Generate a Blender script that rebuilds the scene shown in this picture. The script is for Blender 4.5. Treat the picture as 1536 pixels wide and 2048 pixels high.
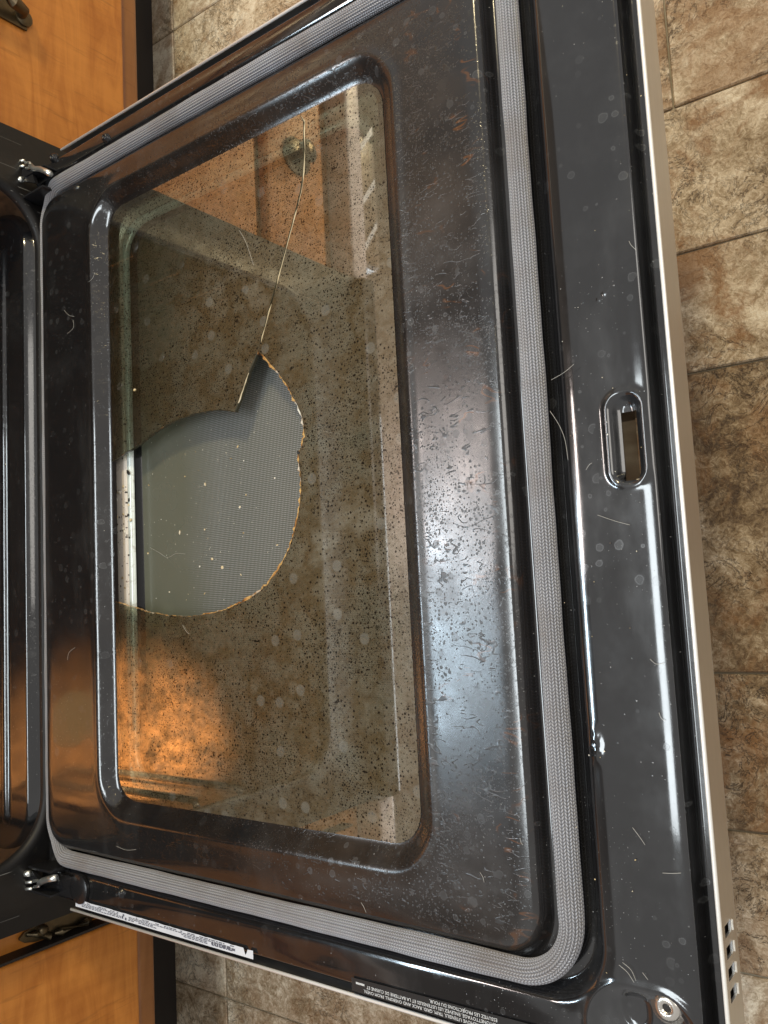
import bpy, bmesh, math, random
import numpy as np
from mathutils import Vector, Matrix
random.seed(7); rng = np.random.default_rng(7)
for o in list(bpy.data.objects): bpy.data.objects.remove(o)
S = bpy.context.scene
COL = S.collection

# ------------------------------------------------------------------ camera
cam = bpy.data.cameras.new('camera'); camo = bpy.data.objects.new('camera', cam); COL.objects.link(camo)
CR = ((0.80351908, -0.05108468, -0.59308299), (-0.10047881, -0.99365458, -0.05054287), (-0.58673767, 0.10020443, -0.80355335))
CP = (0.73141394, -0.09951432, 0.47841196)
r, d, f = (Vector(v) for v in CR)
camo.matrix_world = Matrix(((r.x, -d.x, -f.x, CP[0]), (r.y, -d.y, -f.y, CP[1]), (r.z, -d.z, -f.z, CP[2]), (0, 0, 0, 1)))
cam.sensor_fit = 'VERTICAL'; cam.sensor_height = 36; cam.lens = 36*1674.257/2048
cam.clip_start = .02; cam.clip_end = 60
S.camera = camo

# ------------------------------------------------------------------ light (indoor kitchen)
w = bpy.data.worlds.new('World'); S.world = w; w.use_nodes = True
w.node_tree.nodes['Background'].inputs[0].default_value = (.80, .78, .76, 1)
w.node_tree.nodes['Background'].inputs[1].default_value = .62
def area(name, loc, target, size, energy, color, sy=None):
    l = bpy.data.lights.new(name, 'AREA'); l.energy = energy; l.color = color
    l.size = size
    if sy: l.shape = 'RECTANGLE'; l.size_y = sy
    o = bpy.data.objects.new(name, l); COL.objects.link(o); o.location = loc
    o.rotation_euler = (Vector(target)-Vector(loc)).to_track_quat('-Z', 'Y').to_euler()
    return o
area('ceiling_light', (.22, -.15, 2.0), (.22, -.15, 0), .36, 16, (.88, .96, 1.0), 1.30).rotation_euler = (0, 0, 0)
area('warm_ceiling_lamp', (1.0, 2.1, 2.0), (.3, .3, 0), .3, 38, (1.0, .82, .48))
area('front_fill', (2.6, .6, 1.5), (0, 0, .1), 1.2, 15, (1.0, .95, .88))  # unseen soft fill, added to light the cabinet fronts
area('cool_sheen_strip', (-.56, -.18, 1.495), (.3, -.18, 0), .66, 8.0, (.68, .86, 1.0), .06)  # unseen cool strip, added for the bluish sheen beside the oven window
area('pink_sheen_fill', (-.58, .22, 1.72), (.3, .1, 0), .50, 5.0, (1.0, .86, .80), .10)  # unseen pink fill, added in place of a bright wall's reflection
S.view_settings.view_transform = 'Standard'; S.view_settings.look = 'None'; S.view_settings.exposure = 0; S.view_settings.gamma = 1
S.render.engine = 'CYCLES'; S.cycles.max_bounces = 6; S.cycles.transparent_max_bounces = 16
S.cycles.sample_clamp_indirect = 4

# ------------------------------------------------------------------ helpers
def onz(u, v, z=0.):
    dd = r*((u-768)/1674.257) + d*((v-1024)/1674.257) + f
    t = (z-CP[2])/dd.z
    return Vector(CP) + dd*t
def onx(u, v, x=0.):
    dd = r*((u-768)/1674.257) + d*((v-1024)/1674.257) + f
    t = (x-CP[0])/dd.x
    return Vector(CP) + dd*t
def tag(o, label=None, cat=None, group=None, kind=None):
    if label: o['label'] = label
    if cat: o['category'] = cat
    if group: o['group'] = group
    if kind: o['kind'] = kind
    return o
def link(name, me, mats=(), parent=None, smooth=False):
    o = bpy.data.objects.new(name, me); COL.objects.link(o)
    for m in (mats if isinstance(mats, (list, tuple)) else [mats]): me.materials.append(m)
    if parent: o.parent = parent
    if smooth: me.polygons.foreach_set('use_smooth', [True]*len(me.polygons))
    return o
def pyd(name, v, fc, mats, parent=None, smooth=False):
    me = bpy.data.meshes.new(name); me.from_pydata([tuple(p) for p in v], [], [tuple(q) for q in fc]); me.update()
    return link(name, me, mats, parent, smooth)
def bmo(name, bm, mats, parent=None, smooth=False):
    me = bpy.data.meshes.new(name); bmesh.ops.recalc_face_normals(bm, faces=bm.faces); bm.to_mesh(me); bm.free()
    return link(name, me, mats, parent, smooth)
def addbox(bm, a, b, bev=0., seg=2):
    vs = bmesh.ops.create_cube(bm, size=1)['verts']
    c = [(a[i]+b[i])/2 for i in range(3)]; s = [abs(b[i]-a[i]) for i in range(3)]
    for v in vs: v.co = Vector((c[0]+v.co.x*s[0], c[1]+v.co.y*s[1], c[2]+v.co.z*s[2]))
    if bev:
        es = list({e for v in vs for e in v.link_edges})
        bmesh.ops.bevel(bm, geom=es, offset=bev, segments=seg, profile=.6, affect='EDGES')
def box(name, a, b, mats, parent=None, bev=0., seg=2):
    bm = bmesh.new(); addbox(bm, a, b, bev, seg); return bmo(name, bm, mats, parent, smooth=False)
def autosmooth(o, ang=40):
    me = o.data; me.polygons.foreach_set('use_smooth', [True]*len(me.polygons))
    try: me.set_sharp_from_angle(angle=math.radians(ang))
    except Exception: pass
    return o
def tube(bm, pts, rad, seg=8, cap=True):
    pts = [Vector(p) for p in pts]; rings = []
    for i, p in enumerate(pts):
        t = (pts[min(i+1, len(pts)-1)]-pts[max(i-1, 0)]).normalized()
        a = t.cross(Vector((0, 0, 1)))
        if a.length < 1e-4: a = t.cross(Vector((1, 0, 0)))
        a.normalize(); b = t.cross(a)
        rr = rad[i] if isinstance(rad, (list, tuple)) else rad
        rings.append([bm.verts.new(p+(a*math.cos(2*math.pi*k/seg)+b*math.sin(2*math.pi*k/seg))*rr) for k in range(seg)])
    for A, B in zip(rings, rings[1:]):
        for k in range(seg): bm.faces.new((A[k], A[(k+1) % seg], B[(k+1) % seg], B[k]))
    if cap and len(rings) > 1: bm.faces.new(rings[0]); bm.faces.new(rings[-1][::-1])
def lathe(bm, prof, loc, seg=24, axis='z', tilt=None):
    rings = []
    for (rr, z) in prof:
        ring = []
        for k in range(seg):
            a = 2*math.pi*k/seg
            p = Vector((rr*math.cos(a), rr*math.sin(a), z)) if axis == 'z' else Vector((z, rr*math.cos(a), rr*math.sin(a)))
            if tilt: p = tilt @ p
            ring.append(bm.verts.new(Vector(loc)+p))
        rings.append(ring)
    for A, B in zip(rings, rings[1:]):
        for k in range(seg): bm.faces.new((A[k], A[(k+1) % seg], B[(k+1) % seg], B[k]))
    bm.faces.new(rings[-1]); bm.faces.new(rings[0][::-1])
def rrect(x0, x1, y0, y1, rad, n=14, m=40):
    """closed rounded rectangle, counter-clockwise, starts on the right side; fixed count"""
    P = []
    cs = [((x1-rad, y1-rad), 0), ((x0+rad, y1-rad), 90), ((x0+rad, y0+rad), 180), ((x1-rad, y0+rad), 270)]
    sides = [((x1, y0+rad), (x1, y1-rad)), ((x1-rad, y1), (x0+rad, y1)), ((x0, y1-rad), (x0, y0+rad)), ((x0+rad, y0), (x1-rad, y0))]
    for i in range(4):
        a, b = sides[i]
        for k in range(m): t = k/m; P.append((a[0]+(b[0]-a[0])*t, a[1]+(b[1]-a[1])*t))
        (cx, cy), a0 = cs[i]
        for k in range(n):
            t = math.radians(a0+90*k/n); P.append((cx+rad*math.cos(t), cy+rad*math.sin(t)))
    return P
def loft(name, loops, mats, parent=None, smooth=True, close=False, matidx=None):
    v = [p for l in loops for p in l]; n = len(loops[0]); fc = []
    for i in range(len(loops)-1):
        for k in range(n): fc.append((i*n+k, i*n+(k+1) % n, (i+1)*n+(k+1) % n, (i+1)*n+k))
    return pyd(name, v, fc, mats, parent, smooth)
def sd(X, Y, x0, x1, y0, y1, rad):
    qx = np.abs(X-(x0+x1)/2)-(x1-x0)/2+rad; qy = np.abs(Y-(y0+y1)/2)-(y1-y0)/2+rad
    return np.hypot(np.maximum(qx, 0), np.maximum(qy, 0))+np.minimum(np.maximum(qx, qy), 0)-rad
def sst(a, b, t):
    t = np.clip((t-a)/(b-a), 0, 1); return t*t*(3-2*t)
def coords(lo, hi, dense, fine=.0009, coarse=.005):
    xs = [lo]; 
    while xs[-1] < hi-1e-9:
        x = xs[-1]; near = min([0 if a <= x <= b else min(abs(x-a), abs(x-b)) for a, b in dense])
        xs.append(min(hi, x+min(coarse, fine+near*.35)))
    return np.array(xs)
def smoothnoise(X, Y, sc, seed, oct=3):
    g = np.random.default_rng(seed); z = np.zeros_like(X)
    for o in range(oct):
        for k in range(5):
            a = g.uniform(0, 6.28); fr = sc*2**o*g.uniform(.6, 1.4); z += np.sin((X*math.cos(a)+Y*math.sin(a))*fr+g.uniform(0, 6.28))/2**o
    return z/6

# ------------------------------------------------------------------ materials
class Mat:
    def __init__(s, name):
        s.m = bpy.data.materials.new(name); s.m.use_nodes = True; s.t = s.m.node_tree
        s.t.nodes.clear(); s.out = s.t.nodes.new('ShaderNodeOutputMaterial'); s._c = None; s.vc = {}
    def n(s, ty, out=0, ins=None, **pr):
        nd = s.t.nodes.new('ShaderNode'+ty)
        for k, v in pr.items(): setattr(nd, k, v)
        for k, v in (ins or {}).items():
            so = nd.inputs[k]
            if isinstance(v, bpy.types.NodeSocket): s.t.links.new(v, so)
            else: so.default_value = v
        return nd.outputs[out]
    def co(s, sc=(1, 1, 1), rot=(0, 0, 0), loc=(0, 0, 0)):
        if not s._c: s._c = s.n('TexCoord', 'Object')
        return s.n('Mapping', 0, {'Vector': s._c, 'Scale': sc, 'Rotation': rot, 'Location': loc})
    def noise(s, scale, detail=4, rough=.55, sc=(1, 1, 1), loc=(0, 0, 0), rot=(0, 0, 0), dist=0., vec=None):
        return s.n('TexNoise', 'Fac', {'Vector': vec or s.co(sc, rot, loc), 'Scale': scale, 'Detail': detail, 'Roughness': rough, 'Distortion': dist})
    def vor(s, scale, sc=(1, 1, 1), feature='F1', out='Distance', loc=(0, 0, 0), rnd=1.):
        k = (scale, sc, loc)
        if k not in s.vc: s.vc[k] = s.n('TexVoronoi', out, {'Vector': s.co(sc, (0, 0, 0), loc), 'Scale': scale, 'Randomness': rnd}, feature=feature, voronoi_dimensions='2D').node
        return s.vc[k].outputs[out]
    def math(s, op, a, b=0., c=None, clamp=False):
        ins = {0: a, 1: b}
        if c is not None: ins[2] = c
        return s.n('Math', 0, ins, operation=op, use_clamp=clamp)
    def rng(s, v, a, b, lo=0., hi=1., kind='LINEAR'):
        return s.n('MapRange', 0, {'Value': v, 'From Min': a, 'From Max': b, 'To Min': lo, 'To Max': hi}, interpolation_type=kind)
    def mix(s, fac, a, b, mode='MIX'):
        nd = s.t.nodes.new('ShaderNodeMix'); nd.data_type = 'RGBA'; nd.blend_type = mode
        for k, v in ((0, fac), (6, a), (7, b)):
            if isinstance(v, bpy.types.NodeSocket): s.t.links.new(v, nd.inputs[k])
            else: nd.inputs[k].default_value = (tuple(v)+(1,))[:4] if k else v
        return nd.outputs[2]
    def ramp(s, v, stops):
        nd = s.t.nodes.new('ShaderNodeValToRGB'); e = nd.color_ramp.elements
        while len(e) < len(stops): e.new(.5)
        for q, (p, c) in zip(e, stops): q.position = p; q.color = tuple(c)+(1,)
        s.t.links.new(v, nd.inputs[0]); return nd.outputs[0]
    def bump(s, h, strength=.3, dist=.001):
        return s.n('Bump', 0, {'Height': h, 'Strength': strength, 'Distance': dist})
    def bsdf(s, **k):
        ins = {a.replace('_', ' '): v for a, v in k.items()}
        for q in ('Base Color',):
            if q in ins and isinstance(ins[q], tuple): ins[q] = (ins[q]+(1,))[:4]
        return s.n('BsdfPrincipled', 0, ins)
    def done(s, sh): s.t.links.new(sh, s.out.inputs[0]); return s.m
def specks(M, scale, thr, msk_scale, lo, hi, loc=(0, 0, 0), sc=(1, 1, 1)):
    """dark baked-on dots whose density follows a broad patchy mask"""
    cell = M.vor(scale, sc, out='Color', loc=loc)
    rr = M.rng(M.math('POWER', M.n('SeparateColor', 1, {0: cell}), 2.2), 0, 1, thr*.45, thr*1.35)
    a = M.rng(M.math('SUBTRACT', M.vor(scale, sc, loc=loc), rr), .02, -.05)
    keep = M.math('LESS_THAN', M.n('SeparateColor', 0, {0: cell}), M.rng(M.noise(msk_scale, 3, loc=loc), lo, hi))
    return M.math('MULTIPLY', a, keep, clamp=True)
def squiggles(M, scale, wdt, loc, lo=.56, hi=.62, sc=(1, 1, 1)):
    nz = M.noise(scale, 1.5, .5, sc, loc, dist=.6)
    line = M.rng(M.math('ABSOLUTE', M.math('SUBTRACT', nz, .5)), wdt, wdt*.35)
    m2 = M.rng(M.noise(scale*.55, 2, .5, loc=(loc[0]+3, loc[1]+1, 0)), lo, hi)
    return M.math('MULTIPLY', line, m2, clamp=True)

def plain(name, col, rough=.5, metal=0., **k):
    M = Mat(name); return M.done(M.bsdf(Base_Color=col, Roughness=rough, Metallic=metal, **k))

def enamel(name, grime=1., film=(.030, .021, .015)):
    M = Mat(name)
    sep = M._c or M.co(); X = M.n('SeparateXYZ', 0, {0: M._c}); Y = M.n('SeparateXYZ', 1, {0: M._c})
    big = M.noise(7, 4, .6, loc=(1.3, 2.2, 0)); mid = M.noise(26, 5, .62)
    # baked grease: only on the plateau round the window
    inx = M.math('MULTIPLY', M.rng(X, .02, .16, .12, 1.), M.rng(X, .49, .465))
    iny = M.math('MULTIPLY', M.rng(Y, -.335, -.30), M.rng(Y, .345, .31))
    zone = M.math('MULTIPLY', inx, iny)
    gr = M.math('MULTIPLY', M.math('MULTIPLY', zone, grime), M.rng(M.math('ADD', big, M.math('MULTIPLY', mid, .6)), .55, 1.05), clamp=True)
    col = M.mix(gr, (.011, .011, .012), film)
    # dark spatter
    spk = M.math('MAXIMUM', specks(M, 310, .27, 14, .42, .66), specks(M, 560, .28, 20, .44, .72, (.3, .7, 0)))
    sq = M.math('MAXIMUM', squiggles(M, 140, .020, (.2, .4, 0), .55, .61, (.45, 1, 1)), squiggles(M, 85, .013, (1.2, 6.4, 0), .57, .62, (.35, 1, 1)))
    dirt = M.math('MULTIPLY', M.math('MAXIMUM', spk, sq), zone, clamp=True)
    col = M.mix(dirt, col, (.010, .007, .005))
    # orange-brown burnt runs near the gasket side
    runs = M.math('MULTIPLY', squiggles(M, 80, .03, (5.2, 3.4, 0), .57, .64, (.35, 1, 1)), M.math('MULTIPLY', zone, M.rng(X, .40, .46)), clamp=True)
    col = M.mix(runs, col, (.10, .038, .010))
    # dried water marks, smears of wiping
    cell = M.math('ADD', M.vor(95, out='Distance', loc=(.5, .1, 0)), M.math('MULTIPLY', M.math('SUBTRACT', M.noise(260, 3), .5), .22)); cid = M.n('SeparateColor', 0, {0: M.vor(95, out='Color', loc=(.5, .1, 0))})
    rad = M.rng(M.math('POWER', cid, 2.), 0, 1, .05, .30)
    ring = M.rng(M.math('ABSOLUTE', M.math('SUBTRACT', cell, rad)), .07, .0)
    disc = M.math('MULTIPLY', M.rng(M.math('SUBTRACT', cell, rad), .03, -.05), .5)
    gate = M.math('LESS_THAN', M.n('SeparateColor', 1, {0: M.vor(95, out='Color', loc=(.5, .1, 0))}), .34)
    spot = M.math('MULTIPLY', M.math('MAXIMUM', ring, disc), M.math('MULTIPLY', gate, M.rng(M.noise(9, 2, loc=(4, 4, 0)), .42, .60)), clamp=True)
    smear = M.math('ADD', M.rng(M.noise(16, 5, .65, (1, .30, 1), (7, 1, 0), (0, 0, 1.35)), .54, .76), M.rng(M.noise(11, 5, .7, loc=(3, 8, 0)), .50, .72, 0, .55), clamp=True)
    haze = M.math('ADD', M.math('MULTIPLY', spot, .55), M.math('MULTIPLY', smear, .32), clamp=True)
    col = M.mix(M.math('MULTIPLY', haze, .42), col, (.16, .165, .17))
    # white dust points
    dust = M.math('MAXIMUM', specks(M, 150, .045, 9, .46, .95, (9, 2, 0)), specks(M, 380, .075, 7, .48, .95, (5, 2, 0)))
    col = M.mix(M.math('MULTIPLY', dust, .45), col, (.62, .62, .6))
    rgh = M.math('ADD', M.rng(mid, .3, .75, .07, .15), M.math('MULTIPLY', haze, .22))
    rgh = M.math('ADD', M.math('ADD', rgh, M.math('MULTIPLY', gr, .10)), M.math('MULTIPLY', M.math('MULTIPLY', zone, M.rng(X, .28, .40)), .085))
    rgh = M.math('ADD', rgh, M.math('MULTIPLY', dirt, .15), clamp=True)
    h = M.math('ADD', M.math('MULTIPLY', dirt, .8), M.math('MULTIPLY', M.noise(140, 3), .12))
    h = M.math('ADD', M.math('ADD', h, dust), M.math('MULTIPLY', M.noise(300, 3, .7, loc=(3, 3, 0)), M.math('MULTIPLY', zone, .25)))
    return M.done(M.bsdf(Base_Color=col, Roughness=rgh, Normal=M.bump(h, .28, .0005), Specular_IOR_Level=.9, Coat_Weight=M.math('SUBTRACT', .5, M.math('ADD', M.math('MULTIPLY', gr, .3), M.math('MULTIPLY', zone, .45)), clamp=True), Coat_Roughness=.05))
ENAMEL = enamel('black_enamel_grimy')
CAVITY = enamel('black_enamel_cavity', .0)
def cavwall():
    M = Mat('browned_cavity_enamel'); nz = M.math('ADD', M.math('MULTIPLY', M.noise(16, 5, .7, (1, 1, 3)), .6), M.math('MULTIPLY', M.noise(60, 4, .7), .4))
    return M.done(M.bsdf(Base_Color=M.mix(M.rng(nz, .38, .64), (.012, .008, .006), (.15, .085, .045)), Roughness=M.rng(nz, .3, .7, .28, .5)))
CAVWALL = cavwall()

def frame_black():
    M = Mat('black_frame_paint'); nz = M.noise(30, 4)
    dust = specks(M, 240, .10, 8, .35, .7)
    col = M.mix(M.math('MULTIPLY', dust, .6), (.013, .012, .012), (.4, .4, .38))
    return M.done(M.bsdf(Base_Color=col, Roughness=M.rng(nz, .3, .7, .40, .55), Specular_IOR_Level=.35, Normal=M.bump(M.noise(400, 2), .08, .0004)))
FRAME = frame_black()

def dirty_glass():
    M = Mat('dirty_glass_top'); M.co()
    X = M.n('SeparateXYZ', 0, {0: M._c}); Y = M.n('SeparateXYZ', 1, {0: M._c})
    big = M.noise(9, 4, .6); mid = M.noise(38, 5, .65, loc=(3, 1, 0)); fine = M.noise(240, 5, .75, loc=(1, 8, 0))
    # cleaner along the hinge side edge
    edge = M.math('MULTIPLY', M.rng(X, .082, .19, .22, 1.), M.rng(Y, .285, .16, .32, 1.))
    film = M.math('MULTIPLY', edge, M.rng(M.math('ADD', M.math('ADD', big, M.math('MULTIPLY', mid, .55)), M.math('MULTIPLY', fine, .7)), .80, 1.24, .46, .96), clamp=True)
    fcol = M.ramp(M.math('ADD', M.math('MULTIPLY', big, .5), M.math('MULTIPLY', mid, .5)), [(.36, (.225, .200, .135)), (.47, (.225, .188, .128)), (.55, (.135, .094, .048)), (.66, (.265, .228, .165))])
    spk = M.math('MAXIMUM', specks(M, 280, .22, 16, .39, .60), specks(M, 520, .27, 22, .34, .58, (.3, .7, 0)))
    sq = squiggles(M, 130, .022, (.7, 1.4, 0), .60, .66)
    dirt = M.math('MAXIMUM', spk, sq)
    rust = M.math('MULTIPLY', M.rng(M.noise(120, 6, .78, loc=(6, 6, 0)), .50, .64), M.rng(M.noise(13, 4, .65, loc=(2, 9, 0)), .46, .62), clamp=True)
    mott = M.rng(M.noise(330, 5, .75, (.7, 1, 1), (4, 1, 0)), .40, .66)
    fcol = M.mix(M.math('MULTIPLY', mott, .65), fcol, (.095, .066, .030))
    fcol = M.mix(M.math('MULTIPLY', rust, .75), fcol, (.070, .042, .016))
    fcol = M.mix(dirt, fcol, (.016, .011, .007))
    drops = M.rng(M.vor(46, loc=(2, 5, 0)), .22, .18); gate = M.math('LESS_THAN', M.n('SeparateColor', 0, {0: M.vor(46, out='Color', loc=(2, 5, 0))}), .16)
    drops = M.math('MULTIPLY', drops, gate)
    fcol = M.mix(M.math('MULTIPLY', drops, .30), fcol, (.34, .33, .29))
    alpha = M.math('MAXIMUM', M.math('MAXIMUM', film, dirt), M.math('MULTIPLY', rust, .8), clamp=True)
    dif = M.n('BsdfDiffuse', 0, {'Color': fcol})
    tr = M.n('BsdfTransparent', 0, {'Color': (.86, .88, .78, 1)})
    body = M.n('MixShader', 0, {0: alpha, 1: tr, 2: dif})
    h = M.math('ADD', dirt, M.math('MULTIPLY', mid, .12))
    gl = M.n('BsdfGlossy', 0, {'Color': (.95, .93, .90, 1), 'Roughness': M.rng(fine, .35, .7, .008, .045)})
    fr = M.math('MULTIPLY_ADD', M.n('Fresnel', 0, {'IOR': 1.5}), 1.0, .42)
    fr = M.math('MULTIPLY', fr, M.math('SUBTRACT', 1, M.math('MAXIMUM', M.math('MULTIPLY', dirt, .8), M.math('MULTIPLY', M.math('MAXIMUM', rust, mott), .42))))
    return M.done(M.n('MixShader', 0, {0: fr, 1: body, 2: gl}))
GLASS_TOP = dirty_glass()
def clear_glass():
    M = Mat('clear_glass_back')
    return M.done(M.n('BsdfTransparent', 0, {'Color': (.93, .95, .90, 1)}))
GLASS_BACK = clear_glass()
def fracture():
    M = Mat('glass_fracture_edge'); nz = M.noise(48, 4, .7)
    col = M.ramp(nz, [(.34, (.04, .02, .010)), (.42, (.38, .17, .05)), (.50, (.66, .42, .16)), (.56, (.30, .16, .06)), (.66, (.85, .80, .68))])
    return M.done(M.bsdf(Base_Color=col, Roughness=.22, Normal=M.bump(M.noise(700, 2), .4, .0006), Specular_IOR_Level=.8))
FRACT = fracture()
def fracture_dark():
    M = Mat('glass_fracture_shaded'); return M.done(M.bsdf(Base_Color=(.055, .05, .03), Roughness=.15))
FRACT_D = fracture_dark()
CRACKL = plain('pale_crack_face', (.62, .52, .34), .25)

def outer_glass():
    M = Mat('dotted_outer_glass'); M.co()
    X = M.n('SeparateXYZ', 0, {0: M._c}); Y = M.n('SeparateXYZ', 1, {0: M._c})
    p = 2*math.pi/.0023
    gx = M.math('SINE', M.math('MULTIPLY', M.math('ADD', X, Y), p*.7071)); gy = M.math('SINE', M.math('MULTIPLY', M.math('SUBTRACT', X, Y), p*.7071))
    dots = M.rng(M.math('MULTIPLY', gx, gy), .15, .55)
    msk = M.rng(M.math('ADD', X, M.math('MULTIPLY', M.noise(7, 2), .05)), .155, .205)
    dots = M.math('MULTIPLY', dots, msk)
    nz = M.noise(9, 4)
    base = M.mix(nz, (.115, .117, .080), (.150, .155, .130))
    col = M.mix(dots, M.mix(M.math('MULTIPLY', msk, .5), base, (.085, .09, .09)), (.36, .37, .37))
    dust = specks(M, 170, .07, 8, .42, .9)
    col = M.mix(M.math('MULTIPLY', dust, .8), col, (.75, .72, .6))
    return M.done(M.bsdf(Base_Color=col, Roughness=M.rng(nz, .3, .7, .16, .34), Specular_IOR_Level=.8))
OUTER = outer_glass()
def galv():
    M = Mat('galvanised_flange'); M.co(); X = M.n('SeparateXYZ', 0, {0: M._c}); nz = M.noise(40, 4)
    rust = M.rng(M.math('ADD', M.noise(120, 4, .7), M.math('MULTIPLY', M.rng(X, .0455, .0380), .30)), .66, .74)
    spk = specks(M, 300, .28, 12, .35, .75)
    col = M.mix(nz, (.62, .55, .47), (.74, .68, .60)); col = M.mix(rust, col, (.11, .045, .02)); col = M.mix(spk, col, (.04, .03, .02))
    return M.done(M.bsdf(Base_Color=col, Roughness=M.rng(nz, .3, .7, .25, .4), Metallic=.25))
GALV = galv()
_m = Mat('bright_rolled_edge'); _k = _m.rng(_m.noise(90, 5, .7), .54, .70)
ROD = _m.done(_m.bsdf(Base_Color=_m.mix(_m.math('MULTIPLY', _k, .7), (.74, .80, .76), (.22, .15, .09)), Roughness=.28, Metallic=.15))
def gasket_mat():
    M = Mat('braided_fibreglass'); uv = M.n('UVMap', 0); U = M.n('SeparateXYZ', 0, {0: uv}); V = M.n('SeparateXYZ', 1, {0: uv})
    rows = 22.
    vr = M.math('MULTIPLY', V, rows); rib = M.math('ABSOLUTE', M.math('SINE', M.math('MULTIPLY', vr, math.pi)))
    tri = M.math('PINGPONG', vr, 1.)
    a = M.math('ADD', M.math('MULTIPLY', U, 1/.0021), M.math('MULTIPLY', tri, .9))
    st = M.math('ABSOLUTE', M.math('SINE', M.math('MULTIPLY', a, math.pi)))
    h = M.math('MULTIPLY', M.math('POWER', rib, .6), M.math('POWER', st, .7))
    nz = M.noise(25, 3)
    light = M.mix(nz, (.38, .385, .42), (.53, .535, .58))
    col = M.mix(h, (.075, .075, .082), light)
    stain = M.rng(M.noise(14, 5, .65, loc=(2, 2, 0)), .46, .70); col = M.mix(M.math('MULTIPLY', stain, .6), col, (.16, .13, .11))
    return M.done(M.bsdf(Base_Color=col, Roughness=.34, Normal=M.bump(h, .9, .0008), Specular_IOR_Level=.7, Sheen_Weight=.2))
GASKET = gasket_mat()
def steel():
    M = Mat('brushed_stainless'); nz = M.noise(60, 3, .6, (1, .02, 6)); 
    return M.done(M.bsdf(Base_Color=(.64, .635, .63), Metallic=1., Roughness=M.rng(nz, .3, .7, .36, .46), Anisotropic=.3))
STEEL = steel()
LIP_GLINT = plain('painted_lip_glint', (.90, .885, .85), .30, .30)  # near-white base puts the glint on the steel edges into the colour
ZINC = plain('zinc_hinge_steel', (.78, .79, .76), .28, .9)
DARKM = plain('dark_bracket_steel', (.02, .02, .022), .25, .3)
def wood(name, a, b, seed):
    M = Mat(name)
    g = M.noise(5, 5, .6, (1, 1.6, 9), (seed, 0, 0), (math.radians(28), 0, 0), 1.2)
    g2 = M.noise(60, 4, .65, (1, 1, .05), (seed, 2, 0))
    pores = M.rng(M.noise(170, 3, .6, (1, 1, .10), (0, seed, 0)), .60, .72)
    v = M.math('ADD', M.math('MULTIPLY', g, .7), M.math('MULTIPLY', g2, .3))
    col = M.mix(M.rng(v, .36, .62), a, b); col = M.mix(M.math('MULTIPLY', pores, .28), col, (.16, .055, .012))
    return M.done(M.bsdf(Base_Color=col, Roughness=M.rng(v, .3, .7, .30, .42), Normal=M.bump(g2, .10, .0006), Coat_Weight=.15, Coat_Roughness=.2))
WOOD = wood('honey_oak_veneer', (.45, .150, .022), (.64, .250, .046), 1.7)
WOOD2 = wood('honey_oak_edge', (.26, .105, .032), (.33, .14, .045), 5.3)
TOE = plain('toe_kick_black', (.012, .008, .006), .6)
def counter_mat():
    M = Mat('pink_white_laminate'); nz = M.noise(90, 4)
    return M.done(M.bsdf(Base_Color=M.mix(nz, (.72, .60, .55), (.86, .76, .72)), Roughness=.3))
COUNTER = counter_mat()
BRONZE_M = Mat('antique_bronze'); _n = BRONZE_M.noise(120, 3)
BRONZE = BRONZE_M.done(BRONZE_M.bsdf(Base_Color=BRONZE_M.mix(_n, (.075, .058, .036), (.16, .125, .075)), Metallic=.85, Roughness=.36))
def stone():
    M = Mat('stone_print_vinyl'); oi = M.n('ObjectInfo', 'Random'); oc = M.n('ObjectInfo', 'Color')
    off = M.n('CombineXYZ', 0, {0: M.math('MULTIPLY', oi, 7.3), 1: M.math('MULTIPLY', oi, 3.1), 2: 0.})
    gc = M.n('NewGeometry', 'Position')
    vec = M.n('VectorMath', 0, {0: gc, 1: off}, operation='ADD')
    def nz(s, dt, rg, dist=0., out='Fac'): return M.n('TexNoise', out, {'Vector': vec, 'Scale': s, 'Detail': dt, 'Roughness': rg, 'Distortion': dist})
    big = nz(11, 4, .6, .6); mid = nz(42, 6, .68, 1.2); fine = nz(210, 6, .75, 1.2); vein = nz(26, 5, .7, 2.0)
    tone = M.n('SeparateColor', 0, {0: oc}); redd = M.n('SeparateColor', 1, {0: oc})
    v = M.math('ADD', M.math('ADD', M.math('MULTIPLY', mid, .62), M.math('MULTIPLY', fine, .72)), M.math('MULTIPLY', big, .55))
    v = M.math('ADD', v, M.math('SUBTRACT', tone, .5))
    col = M.ramp(M.rng(v, .62, 1.26), [(.0, (.030, .018, .010)), (.28, (.115, .070, .036)), (.48, (.27, .19, .105)), (.66, (.46, .36, .24)), (.85, (.73, .62, .46)), (1., (.86, .78, .62))])
    rust = M.math('MULTIPLY', M.rng(nz(13, 6, .7, .9), .47, .60), M.math('ADD', redd, .25), clamp=True)
    col = M.mix(rust, col, M.mix(fine, (.085, .030, .010), (.46, .235, .085)))
    crack = M.math('MULTIPLY', M.rng(M.math('ABSOLUTE', M.math('SUBTRACT', vein, .5)), .018, .004), M.rng(nz(8, 2, .5), .42, .58), clamp=True)
    col = M.mix(M.math('MULTIPLY', crack, .8), col, (.055, .038, .024))
    h = M.math('SUBTRACT', M.math('ADD', M.math('MULTIPLY', mid, .8), M.math('MULTIPLY', fine, .5)), M.math('MULTIPLY', crack, .5))
    return M.done(M.bsdf(Base_Color=col, Roughness=M.rng(fine, .3, .7, .30, .50), Normal=M.bump(h, .6, .003)))
STONE = stone()
def grout():
    M = Mat('vinyl_joint'); nz = M.noise(60, 4)
    return M.done(M.bsdf(Base_Color=M.mix(nz, (.22, .185, .125), (.38, .33, .235)), Roughness=.55))
GROUT = grout()
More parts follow.
